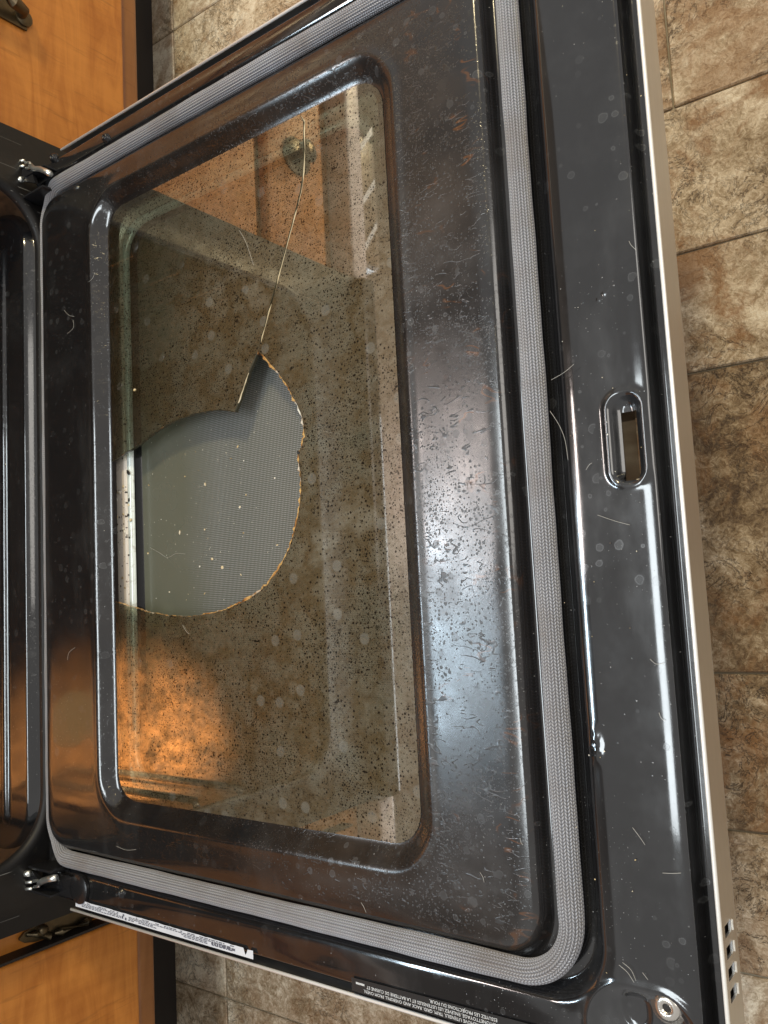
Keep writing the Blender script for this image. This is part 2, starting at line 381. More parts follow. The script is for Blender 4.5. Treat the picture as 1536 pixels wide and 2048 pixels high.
def wallm():
    M = Mat('wall_paint'); return M.done(M.bsdf(Base_Color=M.mix(M.noise(5, 3), (.12, .095, .080), (.16, .13, .11)), Roughness=.7))
WALLM = wallm()
COOK = plain('black_ceramic_top', (.012, .012, .013), .1)
LABELW = Mat('white_label_paper'); _n = LABELW.noise(60, 3)
LABELW = LABELW.done(LABELW.bsdf(Base_Color=LABELW.mix(_n, (.62, .66, .74), (.80, .83, .90)), Roughness=.5))
INK = plain('label_ink', (.12, .13, .17), .5)
LABELD = plain('dark_label_film', (.022, .021, .021), .3)
TEXTW = plain('label_white_print', (.72, .72, .72), .5)
LAMP = Mat('oven_lamp_lens'); LAMP = LAMP.done(LAMP.n('Emission', 0, {'Color': (1, .55, .20, 1), 'Strength': 1.1}))
CRUMB = Mat('crumb_mix'); _n = CRUMB.n('ObjectInfo', 'Random')
CRUMB = CRUMB.done(CRUMB.bsdf(Base_Color=CRUMB.ramp(CRUMB.noise(70, 2), [(.35, (.12, .07, .03)), (.47, (.72, .55, .28)), (.6, (.85, .82, .72))]), Roughness=.4))
HAIR = plain('pale_pet_hair', (.62, .60, .55), .4)
CHAR = plain('charred_bit', (.012, .010, .009), .6)

# ------------------------------------------------------------------ floor
ZF = -.27
floor = pyd('floor', [(-1.2, -1.8, ZF-.003), (2.6, -1.8, ZF-.003), (2.6, 1.8, ZF-.003), (-1.2, 1.8, ZF-.003)], [(0, 1, 2, 3)], GROUT)
tag(floor, kind='structure')
rows = [(-1.10, -.86), (-.86, -.72), (-.72, -.585), (-.585, -.4235), (-.4235, -.309), (-.309, -.179), (-.179, .0825), (.0825, .192), (.192, .328), (.328, .58), (.58, .72), (.72, .95), (.95, 1.25)]
def tile(x0, x1, y0, y1, tone, red):
    g = .0009; bm = bmesh.new()
    addbox(bm, (x0+g, y0+g, ZF-.006), (x1-g, y1-g, ZF), .0013, 1)
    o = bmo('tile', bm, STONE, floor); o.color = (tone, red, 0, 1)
tg = random.Random(3)
for (y0, y1) in rows:
    first = {.328: .533, -.585: -.095, .72: -.145, .58: -.145, .95: -.02, -.72: -.095}.get(y0, tg.uniform(.86, .98))
    x = first
    xs = [x]
    while x < 1.15: x += tg.uniform(.40, .46); xs.append(x)
    x = first
    while x > -.45: x -= tg.uniform(.43, .50) if x > .8 else tg.uniform(.20, .36); xs.insert(0, x)
    for a, b in zip(xs, xs[1:]):
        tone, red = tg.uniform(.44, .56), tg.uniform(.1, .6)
        if y0 == -.179: tone, red = .49, .30  # middle rows browner: stone print plus a cast shadow put into the tone
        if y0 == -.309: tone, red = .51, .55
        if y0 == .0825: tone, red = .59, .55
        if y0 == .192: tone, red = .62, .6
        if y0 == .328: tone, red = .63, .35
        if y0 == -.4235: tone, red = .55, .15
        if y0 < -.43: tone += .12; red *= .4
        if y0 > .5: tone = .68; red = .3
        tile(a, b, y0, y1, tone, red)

wall = box('wall', (-.74, -1.7, ZF), (-.69, 1.7, 2.3), WALLM); tag(wall, kind='structure')

# ------------------------------------------------------------------ oven range
rangeo = bpy.data.objects.new('oven_range', None); COL.objects.link(rangeo); rangeo.location = (0, 0, 0)
tag(rangeo, 'black enamel oven with its door dropped open and the inner window glass broken', 'oven')
XO = -.061
def lyz(x, y0, y1, z0, z1, rad): return [(x, p[0], p[1]) for p in rrect(y0, y1, z0, z1, rad)]
oy0, oy1, oz0, oz1 = -.338, .345, -.006, .42
loft('front_frame', [lyz(-.30, -.4018, .4122, ZF+.03, .53, .004), lyz(XO, -.4018, .4122, ZF+.03, .53, .004),
     lyz(XO, oy0-.014, oy1+.014, oz0-.014, oz1+.014, .072), lyz(XO+.003, oy0-.009, oy1+.009, oz0-.009, oz1+.009, .068), lyz(XO+.004, oy0-.004, oy1+.004, oz0-.004, oz1+.004, .064),
     lyz(XO+.002, oy0, oy1, oz0, oz1, .060), lyz(XO-.004, oy0+.001, oy1-.001, oz0+.0005, oz1, .060), lyz(-.075, oy0-.004, oy1+.004, oz0-.005, oz1, .060)], FRAME, rangeo)
cav = loft('cavity_wall', [lyz(-.074, oy0-.006, oy1+.006, oz0-.010, oz1, .06), lyz(-.10, oy0-.02, oy1+.02, oz0-.012, oz1, .06), lyz(-.50, oy0-.02, oy1+.02, oz0-.012, oz1, .06)], CAVWALL, rangeo)
box('cavity_back', (-.52, oy0-.03, -.03), (-.505, oy1+.03, oz1+.01), CAVWALL, rangeo)
# embossed cavity bottom
xs = coords(-.50, -.056, [(-.135, -.066)], .0010, .012); ys = coords(-.36, .366, [(-.36, -.30), (.30, .366)], .0022, .010)
X, Y = np.meshgrid(xs, ys, indexing='ij')
s1 = sd(X, Y, -.60, -.073, -.348, .352, .062)
Z = -.011*sst(-.010, .001, s1)
s2 = sd(X, Y, -.1275, -.1135, -.312, .305, .007)
Z += .0045*(1-sst(-.006, .002, s2))
s3 = sd(X, Y, -.60, -.20, -.27, .27, .04); Z -= .004*(1-sst(-.012, .0, s3))
Z += smoothnoise(X, Y, 60, 5)*.00012-.001
n0, n1 = X.shape; V = np.stack([X, Y, Z], -1).reshape(-1, 3)
I = np.arange(n0*n1).reshape(n0, n1); F = np.stack([I[:-1, :-1], I[1:, :-1], I[1:, 1:], I[:-1, 1:]], -1).reshape(-1, 4)
pyd('cavity_bottom', V.tolist(), F.tolist(), CAVITY, rangeo, True)
for sy, yw in ((-1, oy0-.019), (1, oy1+.019)):
    for zz in (.075, .150, .225, .300):
        bm = bmesh.new(); tube(bm, [(-.10, yw, zz-.008), (-.115, yw-sy*.014, zz), (-.30, yw-sy*.014, zz), (-.46, yw-sy*.014, zz), (-.48, yw, zz-.008)], .005, 8)
        bmo('rack_support', bm, CAVITY, rangeo, True)
# lamp lens at the back of the cavity, on the warm side
bm = bmesh.new(); lathe(bm, [(.045, 0), (.045, .006), (.036, .014), (.012, .018)], (-.505, -.27, .33), 20, 'x'); bmo('oven_lamp', bm, LAMP, rangeo, True)
_ob = area('oven_lamp_fill', (-.17, -.20, .13), (-.47, -.375, .37), .06, 7.0, (1, .62, .26)); _ob.data.spread = math.radians(66); _ob.parent = rangeo  # one-sided fill added clear of the lens to light the cavity walls
box('top_rail', (-.30, -.4015, .435), (-.063, .412, .535), FRAME, rangeo, .003)
box('cooktop', (-.66, -.4025, .538), (-.045, .413, .572), COOK, rangeo, .006)
box('side_panel', (-.66, -.400, ZF+.03), (-.302, -.392, .537), FRAME, rangeo)
box('side_panel', (-.66, .404, ZF+.03), (-.302, .412, .537), FRAME, rangeo)
box('lower_drawer', (-.30, -.39, ZF+.035), (-.035, .39, -.065), FRAME, rangeo, .004)

# ---- door panel (pressed enamel sheet)
WX0, WX1, WY0, WY1, WR = .0395, .4085, -.288, .3085, .040      # outer rim of the window recess
fx = [(-.056, -.03), (.034, .058), (.388, .412), (.472, .532), (.570, .586)]
fy = [(-.375, -.305), (-.290, -.262), (.286, .312), (.318, .376), (-.055, .026), (-.206, -.180), (.070, .082)]
xs = coords(-.056, .5852, fx+[(.540, .572)], .0010, .005); ys = coords(-.3765, .3765, fy, .0011, .006)
X, Y = np.meshgrid(xs, ys, indexing='ij')
sp = sd(X, Y, -.0515, .4865, -.3280, .3375, .032)
sc_ = sd(X, Y, -.085, .5140, -.3375, .3470, .030)
so = sd(X, Y, -.20, .5815, -.3762, .3762, .012)
sw = sd(X, Y, WX0, WX1, WY0, WY1, WR)
def bend(t, e=.16):
    g = lambda q: np.where(q < -e, 0, np.where(q > e, q, (q+e)**2/(4*e)))
    return (g(t-.12)-g(t-.86))/(g(np.array(1.0)-.12)-g(np.array(1.0)-.86))
Z = -.0103*sst(-.0075, .0035, sp)-.0012*np.clip((sp+.018)/.012, 0, 1)**2
Z += .0097*bend(np.clip(sc_/.0105, -.3, 1.3), .14)+.0008*(1-np.clip((.0185-sc_)/.0085, 0, 1)**2)
Z -= .0132*sst(-.0062, .0, so)+.0008*np.clip((so+.0140)/.0085, 0, 1)**2
tw = np.clip(-sw/.0165, -.5, 1)
Z -= .0110*np.convolve([1], [1])[0]*bend(tw, .22)
Z += .0007*np.exp(-((sw-.001)/.004)**2)
slot = sd(X, Y, .5512, .5702, -.0405, .0125, .0085)
Z -= .0062*(1-sst(-.0065, .0015, slot)); Z += .0010*np.exp(-((slot-.0015)/.0022)**2)
pad = sd(X, Y, .5110, .5765, -.46, -.3270, .026)
Z -= .0040*(1-bend(np.clip(1+pad/.009, -.3, 1.3), .14)); Z += .0008*np.exp(-((pad-.001)/.002)**2)
pin = sd(X, Y, .530, .5475, -.352, -.331, .0085); Z -= .0012*(1-sst(-.003, .0, pin))
bl = np.exp(-(((X-.5265)/.0050)**2+((Y+.1932)/.0100)**2)**2)
Z += bl*(.0006+smoothnoise(X, Y, 1900, 21, 2)*.0003)
bl = np.exp(-(((X-.5560)/.0100)**2+((Y-.0755-(X-.556)*.25)/.0030)**2)**2)
Z += bl*np.maximum(0, smoothnoise(X, Y, 1500, 22, 2))*.0006
Z += smoothnoise(X, Y, 28, 2)*.00022 + smoothnoise(X, Y, 11, 9)*.0004
HOLE = -.0205
keep = np.ones(X.shape, bool)
def snap(sdf, lim, X, Y):
    gx, gy = np.gradient(sdf, xs, ys); g = np.hypot(gx, gy)+1e-9
    m = (sdf < lim) & (sdf > lim-.006)
    X[m] += (gx/g*(lim-sdf))[m]; Y[m] += (gy/g*(lim-sdf))[m]
hs = sd(X, Y, .5560, .5672, -.0395, .0035, .0018)
X2, Y2 = X.copy(), Y.copy(); snap(sw, HOLE, X2, Y2)
gone = (sw < HOLE) | (hs < 0)
n0, n1 = X.shape; I = np.arange(n0*n1).reshape(n0, n1)
F = np.stack([I[:-1, :-1], I[1:, :-1], I[1:, 1:], I[:-1, 1:]], -1).reshape(-1, 4)
G = gone.reshape(-1); F = F[~(G[F].all(1))]
# drop the few quads that reach past the slot hole
V = np.stack([X2, Y2, Z], -1).reshape(-1, 3)
used = np.unique(F); remap = -np.ones(len(V), int); remap[used] = np.arange(len(used))
me = bpy.data.meshes.new('oven_door'); me.from_pydata(V[used].tolist(), [], remap[F].tolist()); me.update()
door = link('oven_door', me, ENAMEL, rangeo, True)
door['label'] = 'fallen open oven door, grimy black enamel inner face up'

# slot liner below the latch opening
bm = bmesh.new()
addbox(bm, (.5525, -.043, -.034), (.5560, .007, -.0085)); addbox(bm, (.5672, -.043, -.040), (.5705, .007, -.0085)); addbox(bm, (.5561, .0036, -.040), (.5671, .007, -.0085)); addbox(bm, (.5561, -.043, -.040), (.5671, -.0396, -.0085))
bmo('latch_liner', bm, COOK, door)
# ---- door shell: stainless outer skin, its lip with the glint painted on and the end cap with vents
bm = bmesh.new(); TY = .3795; TX0, TX1 = -.012, .5893; TZ = -.0035; TB = -.0355
def skin(bm, a, b): addbox(bm, a, b)
vx = [( -.2755, -.2850), (-.2870, -.2965), (-.2985, -.3080), (-.3100, -.3195)]
vx = [(-.2745-.0118*k, -.2805-.0118*k) for k in range(4)]
vx = [(-.2890-.0113*k, -.2953-.0113*k) for k in range(4)]
zt, zb = -.0125, -.0245
cuts = [TY] + [c for p in vx for c in p] + [-TY]
for i in range(0, len(cuts), 2): addbox(bm, (TX1-.0015, cuts[i+1], TB), (TX1, cuts[i], TZ-.0012))
for (a, b) in vx: addbox(bm, (TX1-.0015, b, TB), (TX1, a, zb)); addbox(bm, (TX1-.0015, b, zt), (TX1, a, TZ-.0012))
bmesh.ops.remove_doubles(bm, verts=bm.verts, dist=1e-6)
bmo('end_cap', bm, STEEL, door)
for (a, b) in vx:
    box('vent_lip', (TX1+.0002, b+.0006, zb-.0012), (TX1+.0012, a, zb-.0002), LIP_GLINT, door)
box('vent_backing', (TX1-.0040, -.345, TB+.002), (TX1-.0032, -.27, -.0105), TOE, door)
for s in (-1, 1): box('side_skin', (TX0, s*TY-.0007, TB), (TX1-.0016, s*TY+.0007, TZ-.001), STEEL, door)
bm = bmesh.new(); P = [(TX0, TY), (TX1, TY), (TX1, -TY), (TX0, -TY)]
tube(bm, [(TX0, TY, TZ), (TX1-.003, TY, TZ), (TX1-.0008, TY-.0008, TZ), (TX1, TY-.003, TZ), (TX1, 0, TZ), (TX1, -TY+.003, TZ), (TX1-.0008, -TY+.0008, TZ), (TX1-.003, -TY, TZ), (TX0, -TY, TZ)], .0013, 8)
bmo('trim_lip', bm, LIP_GLINT, door, True)
bm = bmesh.new()
for a, b in (((TX0, -TY+.001), (.5300, TY-.001)), ((.5301, -TY+.001), (TX1-.0017, -.0400)), ((.5301, .0040), (TX1-.0017, TY-.001)), ((.5680, -.0399), (TX1-.0017, .0039))): addbox(bm, (a[0], a[1], TB-.004), (b[0], b[1], TB-.0002))
bmo('front_skin', bm, STEEL, door)
bm = bmesh.new()
for (a, b) in (((.5690, -.3780, -.030), (.5850, .3780, -.0165)), ((-.011, .3690, -.030), (.5689, .3780, -.0165)), ((-.011, -.3780, -.030), (.5689, -.3690, -.0165))): addbox(bm, a, b)
bmo('edge_channel', bm, TOE, door)
# ---- window: flange, rolled bright edge, dotted outer glass
FX0, FX1, FY0, FY1 = .0665, .372, -.262, .2775
def lxy(z, e, rad): return [(p[0], p[1], z) for p in rrect(FX0-e, FX1+e, FY0-e, FY1+e, rad)]
loft('window_flange', [lxy(-.0205, .045, .05), lxy(-.0205, .006, .03), lxy(-.0235, .0052, .03)], GALV, door)
loft('rolled_edge', [[(p[0], p[1], -.0245+.0044*math.sin(a)) for p in rrect(FX0-.0006-.0044*math.cos(a), FX1+.0006+.0044*math.cos(a), FY0-.0044*math.cos(a), FY1+.0044*math.cos(a), .028)] for a in [math.radians(t) for t in range(170, -91, -20)]], ROD, door)
loft('window_well', [lxy(-.0262, -.0002, .028), lxy(-.030, -.004, .026), lxy(-.0325, -.006, .025)], COOK, door)
box('outer_glass', (FX0-.01, FY0-.01, -.0346), (FX1+.01, FY1+.01, -.0318), OUTER, door)
# ---- broken inner pane: two shards
ZG = -.0104
out = rrect(WX0+.0158, WX1-.0158, WY0+.0158, WY1-.0158, WR-.0150, 10, 30)
out = out[::-1]                                    # clockwise in x,y
def px(L): return [tuple(onz(u, v, ZG)[:2]) for u, v in L]
crack = px([(607, 225), (607, 262), (607, 300), (606, 345), (600, 385), (588, 432), (573, 487), (556, 552), (541, 606), (527, 658), (515, 702)])
edgeA = px([(515, 702), (506, 722), (497, 745), (488, 770), (479, 797), (470, 823), (452, 819), (432, 819), (408, 823), (385, 828), (360, 837), (338, 846), (310, 862), (292, 877), (278, 889), (262, 899), (246, 908), (226, 922), (214, 930)])
edgeB = px([(515, 702), (528, 713), (545, 731), (562, 752), (578, 777), (591, 803), (601, 826), (607, 850), (609, 872), (604, 890), (597, 905), (598, 925), (601, 950), (602, 975), (600, 1005), (596, 1035), (588, 1065), (579, 1095), (566, 1122), (552, 1146), (535, 1167), (515, 1186), (490, 1202), (462, 1215), (432, 1225), (400, 1231), (368, 1233), (335, 1231), (300, 1225), (268, 1215), (238, 1206), (214, 1199)])
def dens(L, step, amp, seed):
    g = random.Random(seed); o = []
    for a, b in zip(L, L[1:]):
        n = max(1, int(math.hypot(b[0]-a[0], b[1]-a[1])/step))
        for k in range(n):
            t = k/n; j = amp if (k or o) else 0
            o.append((a[0]+(b[0]-a[0])*t+g.gauss(0, j), a[1]+(b[1]-a[1])*t+g.gauss(0, j)))
    o.append(L[-1]); return o
crack = dens(crack, .006, .00003, 1); edgeA = dens(edgeA, .0035, .00018, 2); edgeB = dens(edgeB, .0022, .00034, 3)
def near(p): return min(range(len(out)), key=lambda i: (out[i][0]-p[0])**2+(out[i][1]-p[1])**2)
def walk(i, j):
    L = []
    while True:
        L.append(out[i])
        if i == j: return L
        i = (i+1) % len(out)
def shard(name, border, frac, rim, mrim, thick=.0034, cham=.0006, bright=()):
    """border: points of the outer edge; frac: fractured edge closing the loop"""
    poly = border + frac; nb = len(border); n = len(poly)
    area2 = sum(poly[i][0]*poly[(i+1) % n][1]-poly[(i+1) % n][0]*poly[i][1] for i in range(n))
    sg = 1 if area2 > 0 else -1
    g = random.Random(nb); low = []
    for i, p in enumerate(poly):
        if i < nb: low.append(p); continue
        a = poly[i-1]; b = poly[(i+1) % n]; t = Vector((b[0]-a[0], b[1]-a[1])).normalized(); nn = Vector((t.y, -t.x))*sg
        e = rim[i-nb]*(1+g.choice((-.6, -.3, -.1, 0, .1, .3, .7))); low.append((p[0]+nn.x*e, p[1]+nn.y*e))
    V = [(p[0], p[1], ZG) for p in poly]+[(p[0], p[1], ZG-cham) for p in low]+[(p[0], p[1], ZG-thick) for p in low]
    top = list(range(n)); bot = [2*n+i for i in range(n)]
    if sg < 0: top = top[::-1]
    else: bot = bot[::-1]
    F = [top, bot]; mi = [0, 1]
    for lv in (0, n):
        for i in range(n):
            j = (i+1) % n; q = (lv+i, lv+n+i, lv+n+j, lv+j) if sg > 0 else (lv+i, lv+j, lv+n+j, lv+n+i)
            F.append(q); mi.append(2 if (i >= nb or j >= nb) else 1)
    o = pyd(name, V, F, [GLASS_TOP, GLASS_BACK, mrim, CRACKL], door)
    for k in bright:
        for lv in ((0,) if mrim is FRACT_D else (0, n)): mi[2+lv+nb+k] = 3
    o.data.polygons.foreach_set('material_index', mi)
    return o
iL = near(edgeA[-1]); iT = near(crack[0]); iB = near(edgeB[-1])
gapA = [(p[0]-.0003, p[1]) for p in crack[1:-1]]
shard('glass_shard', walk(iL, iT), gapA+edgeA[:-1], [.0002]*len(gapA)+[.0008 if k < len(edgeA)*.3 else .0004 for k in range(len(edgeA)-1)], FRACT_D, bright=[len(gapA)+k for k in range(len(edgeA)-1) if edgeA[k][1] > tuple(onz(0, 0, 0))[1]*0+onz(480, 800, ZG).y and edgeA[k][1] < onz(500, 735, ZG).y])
bw = walk(iT, iB)
gapB = [(p[0]+.0017, p[1]) for p in crack[1:-1]]
rb = [(.0016 if k < len(edgeB)*.60 else .0010) if k < len(edgeB)*.68 else .0001 for k in range(len(edgeB)-1)]
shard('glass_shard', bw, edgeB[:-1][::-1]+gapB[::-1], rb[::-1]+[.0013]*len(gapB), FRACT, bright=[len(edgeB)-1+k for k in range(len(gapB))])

# ---- gasket
GX0, GX1, GY0, GY1 = -.0465, .5035, -.3335, .3430
path = rrect(GX0, GX1, GY0, GY1, .036, 26, 70)
n = len(path); ribs = 22; seg = ribs*5; V = []; UVu = []; L = 0; tot = 0
for i in range(n):
    a = path[i-1]; b = path[(i+1) % n]; t = Vector((b[0]-a[0], b[1]-a[1], 0)).normalized(); nn = Vector((t.y, -t.x, 0))
    if i: tot += math.hypot(path[i][0]-path[i-1][0], path[i][1]-path[i-1][1])
    UVu.append(tot); wob = 1+.025*math.sin(tot*23)+.018*math.sin(tot*61+1)+.012*math.sin(tot*137); low = -.0060*max(0, min(1, (-.020-path[i][0])/.02))
    for k in range(seg):
        th = 2*math.pi*k/seg; rr = .0074*wob-.00055*(1-abs(math.sin(th*ribs/2)))
        V.append(Vector((path[i][0], path[i][1], -.0024+low))+nn*(rr*1.04*math.cos(th))+Vector((0, 0, rr*.98*math.sin(th))))
F = [(i*seg+k, ((i+1) % n)*seg+k, ((i+1) % n)*seg+(k+1) % seg, i*seg+(k+1) % seg) for i in range(n) for k in range(seg)]
gk = pyd('gasket', V, F, GASKET, door, True)
uvl = gk.data.uv_layers.new(name='UVMap'); uv = []
tot += math.hypot(path[0][0]-path[-1][0], path[0][1]-path[-1][1])
for i in range(n):
    u0 = UVu[i]; u1 = UVu[i+1] if i+1 < n else tot
    for k in range(seg): uv += [u0, k/seg, u1, k/seg, u1, (k+1)/seg, u0, (k+1)/seg]
uvl.data.foreach_set('uv', uv)

# ---- screws
def screw(loc, R, mat, name='screw', h=.0035):
    bm = bmesh.new()
    lathe(bm, [(R*1.25, -.002), (R*1.25, .0006), (R*.95, .0010), (R*.92, h*.7), (R*.6, h), (R*.34, h*.96), (R*.30, h*.45)], loc, 22)
    return bmo(name, bm, mat, door, True)
for u, v in ((105, 315), (210, 275), (238, 1788), (125, 1782)):
    p = onz(u, v, .0005); screw((p.x, p.y, -.0015), .0042, DARKM, 'screw', .0042)
p = onz(1337, 2012, -.004); sc = screw((p.x, p.y, -.0042), .0080, plain('worn_screw_zinc', (.72, .68, .62), .22, .9), 'screw', .0045); sc['label'] = 'large shiny zinc screw in the corner recess'
bm = bmesh.new(); lathe(bm, [(.0025, 0), (.0022, .0008), (.0010, .0009)], (p.x, p.y, -.0018), 6); bmo('screw_socket', bm, TOE, door)

# ---- rating label and warning label
def quadsurf(name, pts, z, mat): return pyd(name, [(p[0], p[1], z) for p in pts], [tuple(range(len(pts)))], mat, door)
g = random.Random(4)
x0, x1, yo, yi = .0020, .2358, -.3732, -.3665
ragged = [(x0+(x1-x0)*k/60, yi-.0004*g.random()-(.0012 if k < 3 else 0)) for k in range(61)]
notch = [(x1-.0105, yi-.0003), (x1-.0085, yi-.0050), (x1-.0072, yi-.0035), (x1-.0060, yi-.0006)]
ragged = [p for p in ragged if p[0] < x1-.0115]+notch+[(x1, yi-.0002)]
ly = [(x0, yo), (x1, yo)]
lab = quadsurf('rating_label', ly+ragged[::-1], .0009, LABELW); lab['label'] = 'torn white paper label with rows of tiny grey print'
bm = bmesh.new()
for row, yy in enumerate((-.3678, -.3690, -.3702, -.3714)):
    x = x0+.006+(.004 if row else 0)
    while x < x1-.022:
        wd = g.uniform(.0016, .005)
        skip = (.070 < x < .080) or (row > 1 and .118 < x < .150) or (row == 0 and g.random() < .4)
        if not skip and g.random() < .93:
            hh = .00034 if not (x > x1-.052 and row == 2) else .0009
            a = [bm.verts.new(q) for q in ((x, yy-hh, .0011), (x+wd, yy-hh, .0011), (x+wd, yy+hh, .0011), (x, yy+hh, .0011))]; bm.faces.new(a)
        x += wd+.0009
for bx, by, ss in ((.072, -.3705, .0012), (.0765, -.3712, .0011), (.0735, -.3685, .0009)):
    bm.faces.new([bm.verts.new(q) for q in ((bx, by-ss, .0011), (bx+.0022, by-ss, .0011), (bx+.0022, by+ss, .0011), (bx, by+ss, .0011))])
pr = bmo('fine_print', bm, INK, lab); pr['kind'] = 'stuff'
wl = quadsurf('warning_label', [(.333, -.3745), (.575, -.3745), (.575, -.3610), (.333, -.3655)], .0004, LABELD); wl['label'] = 'black film label with lines of small white capitals'
def text(body, x_end, y, size, parent, align='RIGHT'):
    c = bpy.data.curves.new('t', 'FONT'); c.body = body; c.size = size; c.align_x = 'LEFT'; c.resolution_u = 2; c.space_character = 1.0
    o = bpy.data.objects.new('t', c); COL.objects.link(o); bpy.context.view_layer.update()
    me = bpy.data.meshes.new_from_object(o.evaluated_get(bpy.context.evaluated_depsgraph_get())); bpy.data.objects.remove(o)
    xs_ = [v.co.x for v in me.vertices]; wd = max(xs_)
    # read from the other side of the door: turned half round, the line ends at x_end
    for v in me.vertices: v.co = Vector((x_end+(wd-v.co.x), y-v.co.y, .0007))
    me.flip_normals() if me.polygons and me.polygons[0].normal.z < 0 else None
    t = link('printed_line', me, TEXTW, parent); return t
text('CLEANING REMOVE UTENSILS, TRIM, GRID, RACK AND OVERSPILL FROM OVEN.', .3440, -.3713, .0030, wl)
text("AVANT L'AUTONETTOYAGE, ENLEVEZ LES USTENSILES ET LA BATTERIE DE CUISINE ET", .3465, -.3682, .0030, wl)
text('ESSUYEZ LES PROJECTIONS DU FOUR.', .3990, -.3651, .0030, wl)
bm = bmesh.new()      # a blurred part number: unreadable in the photo, so only its strokes
for k in range(7):
    x = .3372+k*.0011
    bm.faces.new([bm.verts.new(q) for q in ((x, -.3690, .0007), (x+.0008, -.3690, .0007), (x+.0008, -.3676, .0007), (x, -.3676, .0007))])
bmo('printed_line', bm, TEXTW, wl)

# ---- hinges: dark bracket, bright claws
def hinge(s):
    yc = .352 if s > 0 else -.350
    bm = bmesh.new()
    addbox(bm, (-.062, yc-.016*1, -.010), (-.020, yc-.0135, .013), .001); addbox(bm, (-.058, yc+.0060, -.010), (-.018, yc+.0085, .013), .001)
    addbox(bm, (-.050, yc-.0134, -.006), (-.016, yc+.0059, -.003), .001)
    if s < 0:
        addbox(bm, (-.022, yc-.017, -.0005), (.012, yc+.004, .0035), .003)
        lathe(bm, [(.0135, -.001), (.0135, .002), (.011, .0036), (.003, .0040)], (.008, yc-.0065, 0), 20)
    h = bmo('hinge', bm, DARKM, rangeo); autosmooth(h, 35)
    bm = bmesh.new()
    z = .013
    if s > 0: L = [([(27, 323), (37, 322), (48, 321)], .0014), ([(27, 334), (37, 333), (48, 332)], .0014), ([(51, 326), (59, 325), (61, 328), (61, 335), (52, 337)], .0014),
                   ([(62, 332), (68, 338), (80, 338), (90, 342), (101, 348)], .0030), ([(8, 363), (18, 364)], .0030), ([(17, 363), (27, 361)], .0014), ([(26, 360), (36, 362), (44, 358)], .0030)]
    else: L = [([(40, 1765), (52, 1765), (64, 1764)], .0014), ([(41, 1778), (52, 1778), (64, 1777)], .0014), ([(67, 1762), (76, 1761), (78, 1764), (78, 1772), (68, 1774)], .0014),
               ([(79, 1766), (87, 1761), (98, 1758), (112, 1755)], .0030), ([(18, 1749), (31, 1748)], .0034), ([(30, 1748), (41, 1749)], .0015), ([(40, 1750), (50, 1747), (60, 1747)], .0030)]
    for pts, rad in L: tube(bm, [onz(u, v, z) for u, v in pts], rad, 8)
    if s > 0: addq = [(27, 333), (48, 332), (62, 336), (70, 366), (48, 362)]
    else: addq = [(41, 1766), (64, 1765), (78, 1762), (66, 1745), (52, 1750)]
    pv = [onz(u, v, z-.0015) for u, v in addq]
    bp = bmesh.new(); a_ = [bp.verts.new(q) for q in pv]; b_ = [bp.verts.new(q-Vector((0, 0, .004))) for q in pv]
    bp.faces.new(a_); bp.faces.new(b_[::-1])
    for k in range(5): bp.faces.new((a_[k], b_[k], b_[(k+1) % 5], a_[(k+1) % 5]))
    bmo('hinge_plate', bp, DARKM, h)
    bmo('claw', bm, ZINC, h, True)
hinge(1); hinge(-1)

# ------------------------------------------------------------------ cabinets
XC = -.105
def cabinet(s, y_in, y_door, label):
    """s=+1: towards +y. y_in: side next to the oven, y_door: where the door starts"""
    root = bpy.data.objects.new('base_cabinet', None); COL.objects.link(root); root.location = (XC, y_in, ZF); bpy.context.view_layer.update()
    tag(root, label, 'cabinet', 'base cabinets beside the oven')
    inv = root.matrix_world.inverted()
    y_out = y_in+s*.95
    def B(name, a, b, m, bev=0., seg=3, par=None):
        lo = [min(a[i], b[i]) for i in range(3)]; hi = [max(a[i], b[i]) for i in range(3)]
        o = box(name, lo, hi, m, root if par is None else par, bev, seg); o.matrix_parent_inverse = inv; return autosmooth(o, 50)
    ZB = -.165 if s > 0 else -.160
    B('face_frame', (XC-.02, y_in, ZB+.004), (XC, y_out, .535), WOOD2 if s > 0 else WOOD)
    B('cabinet_side', (-.68, y_in, ZB+.004), (XC-.021, y_in+s*.016, .535), WOOD)
    d = B('cabinet_door', (XC+.001, y_door, ZB+.0255), (XC+.020, y_out-s*.02, .345), WOOD, .004)
    e = B('door_lip', (XC+.001, y_door, ZB), (XC+.0155, y_out-s*.02, ZB+.0255), WOOD2, .006)
    dr = B('drawer_front', (XC+.001, y_door, .368), (XC+.020, y_out-s*.02, .500), WOOD, .006)
    if s < 0: B('door_edge_shade', (XC+.0005, y_door+.0005, ZB+.004), (XC+.0195, y_door+.0032, .500), TOE)  # dark strip added to stand for the shade along the door edge
    B('toe_kick', (-.21, y_in, ZF), (-.19, y_out, ZB+.003), TOE)
    B('cabinet_bottom', (-.68, y_in, ZB-.001), (XC-.0205, y_out, ZB+.003), TOE)
    B('countertop', (-.68, y_in+s*.002, .538), (-.062, y_out, .576), COUNTER, .005)
    return root, inv
cr, ci = cabinet(1, .4145, .4165, 'honey oak cabinet with dark bronze pull, next to the door side without labels')
cl, li = cabinet(-1, -.4045, -.4375, 'honey oak cabinet with leaf-shaped bronze hinge, next to the door side with the white label')
def padd(name, bm, mat, root, inv):
    o = bmo(name, bm, mat, root); o.matrix_parent_inverse = inv; autosmooth(o, 45); return o
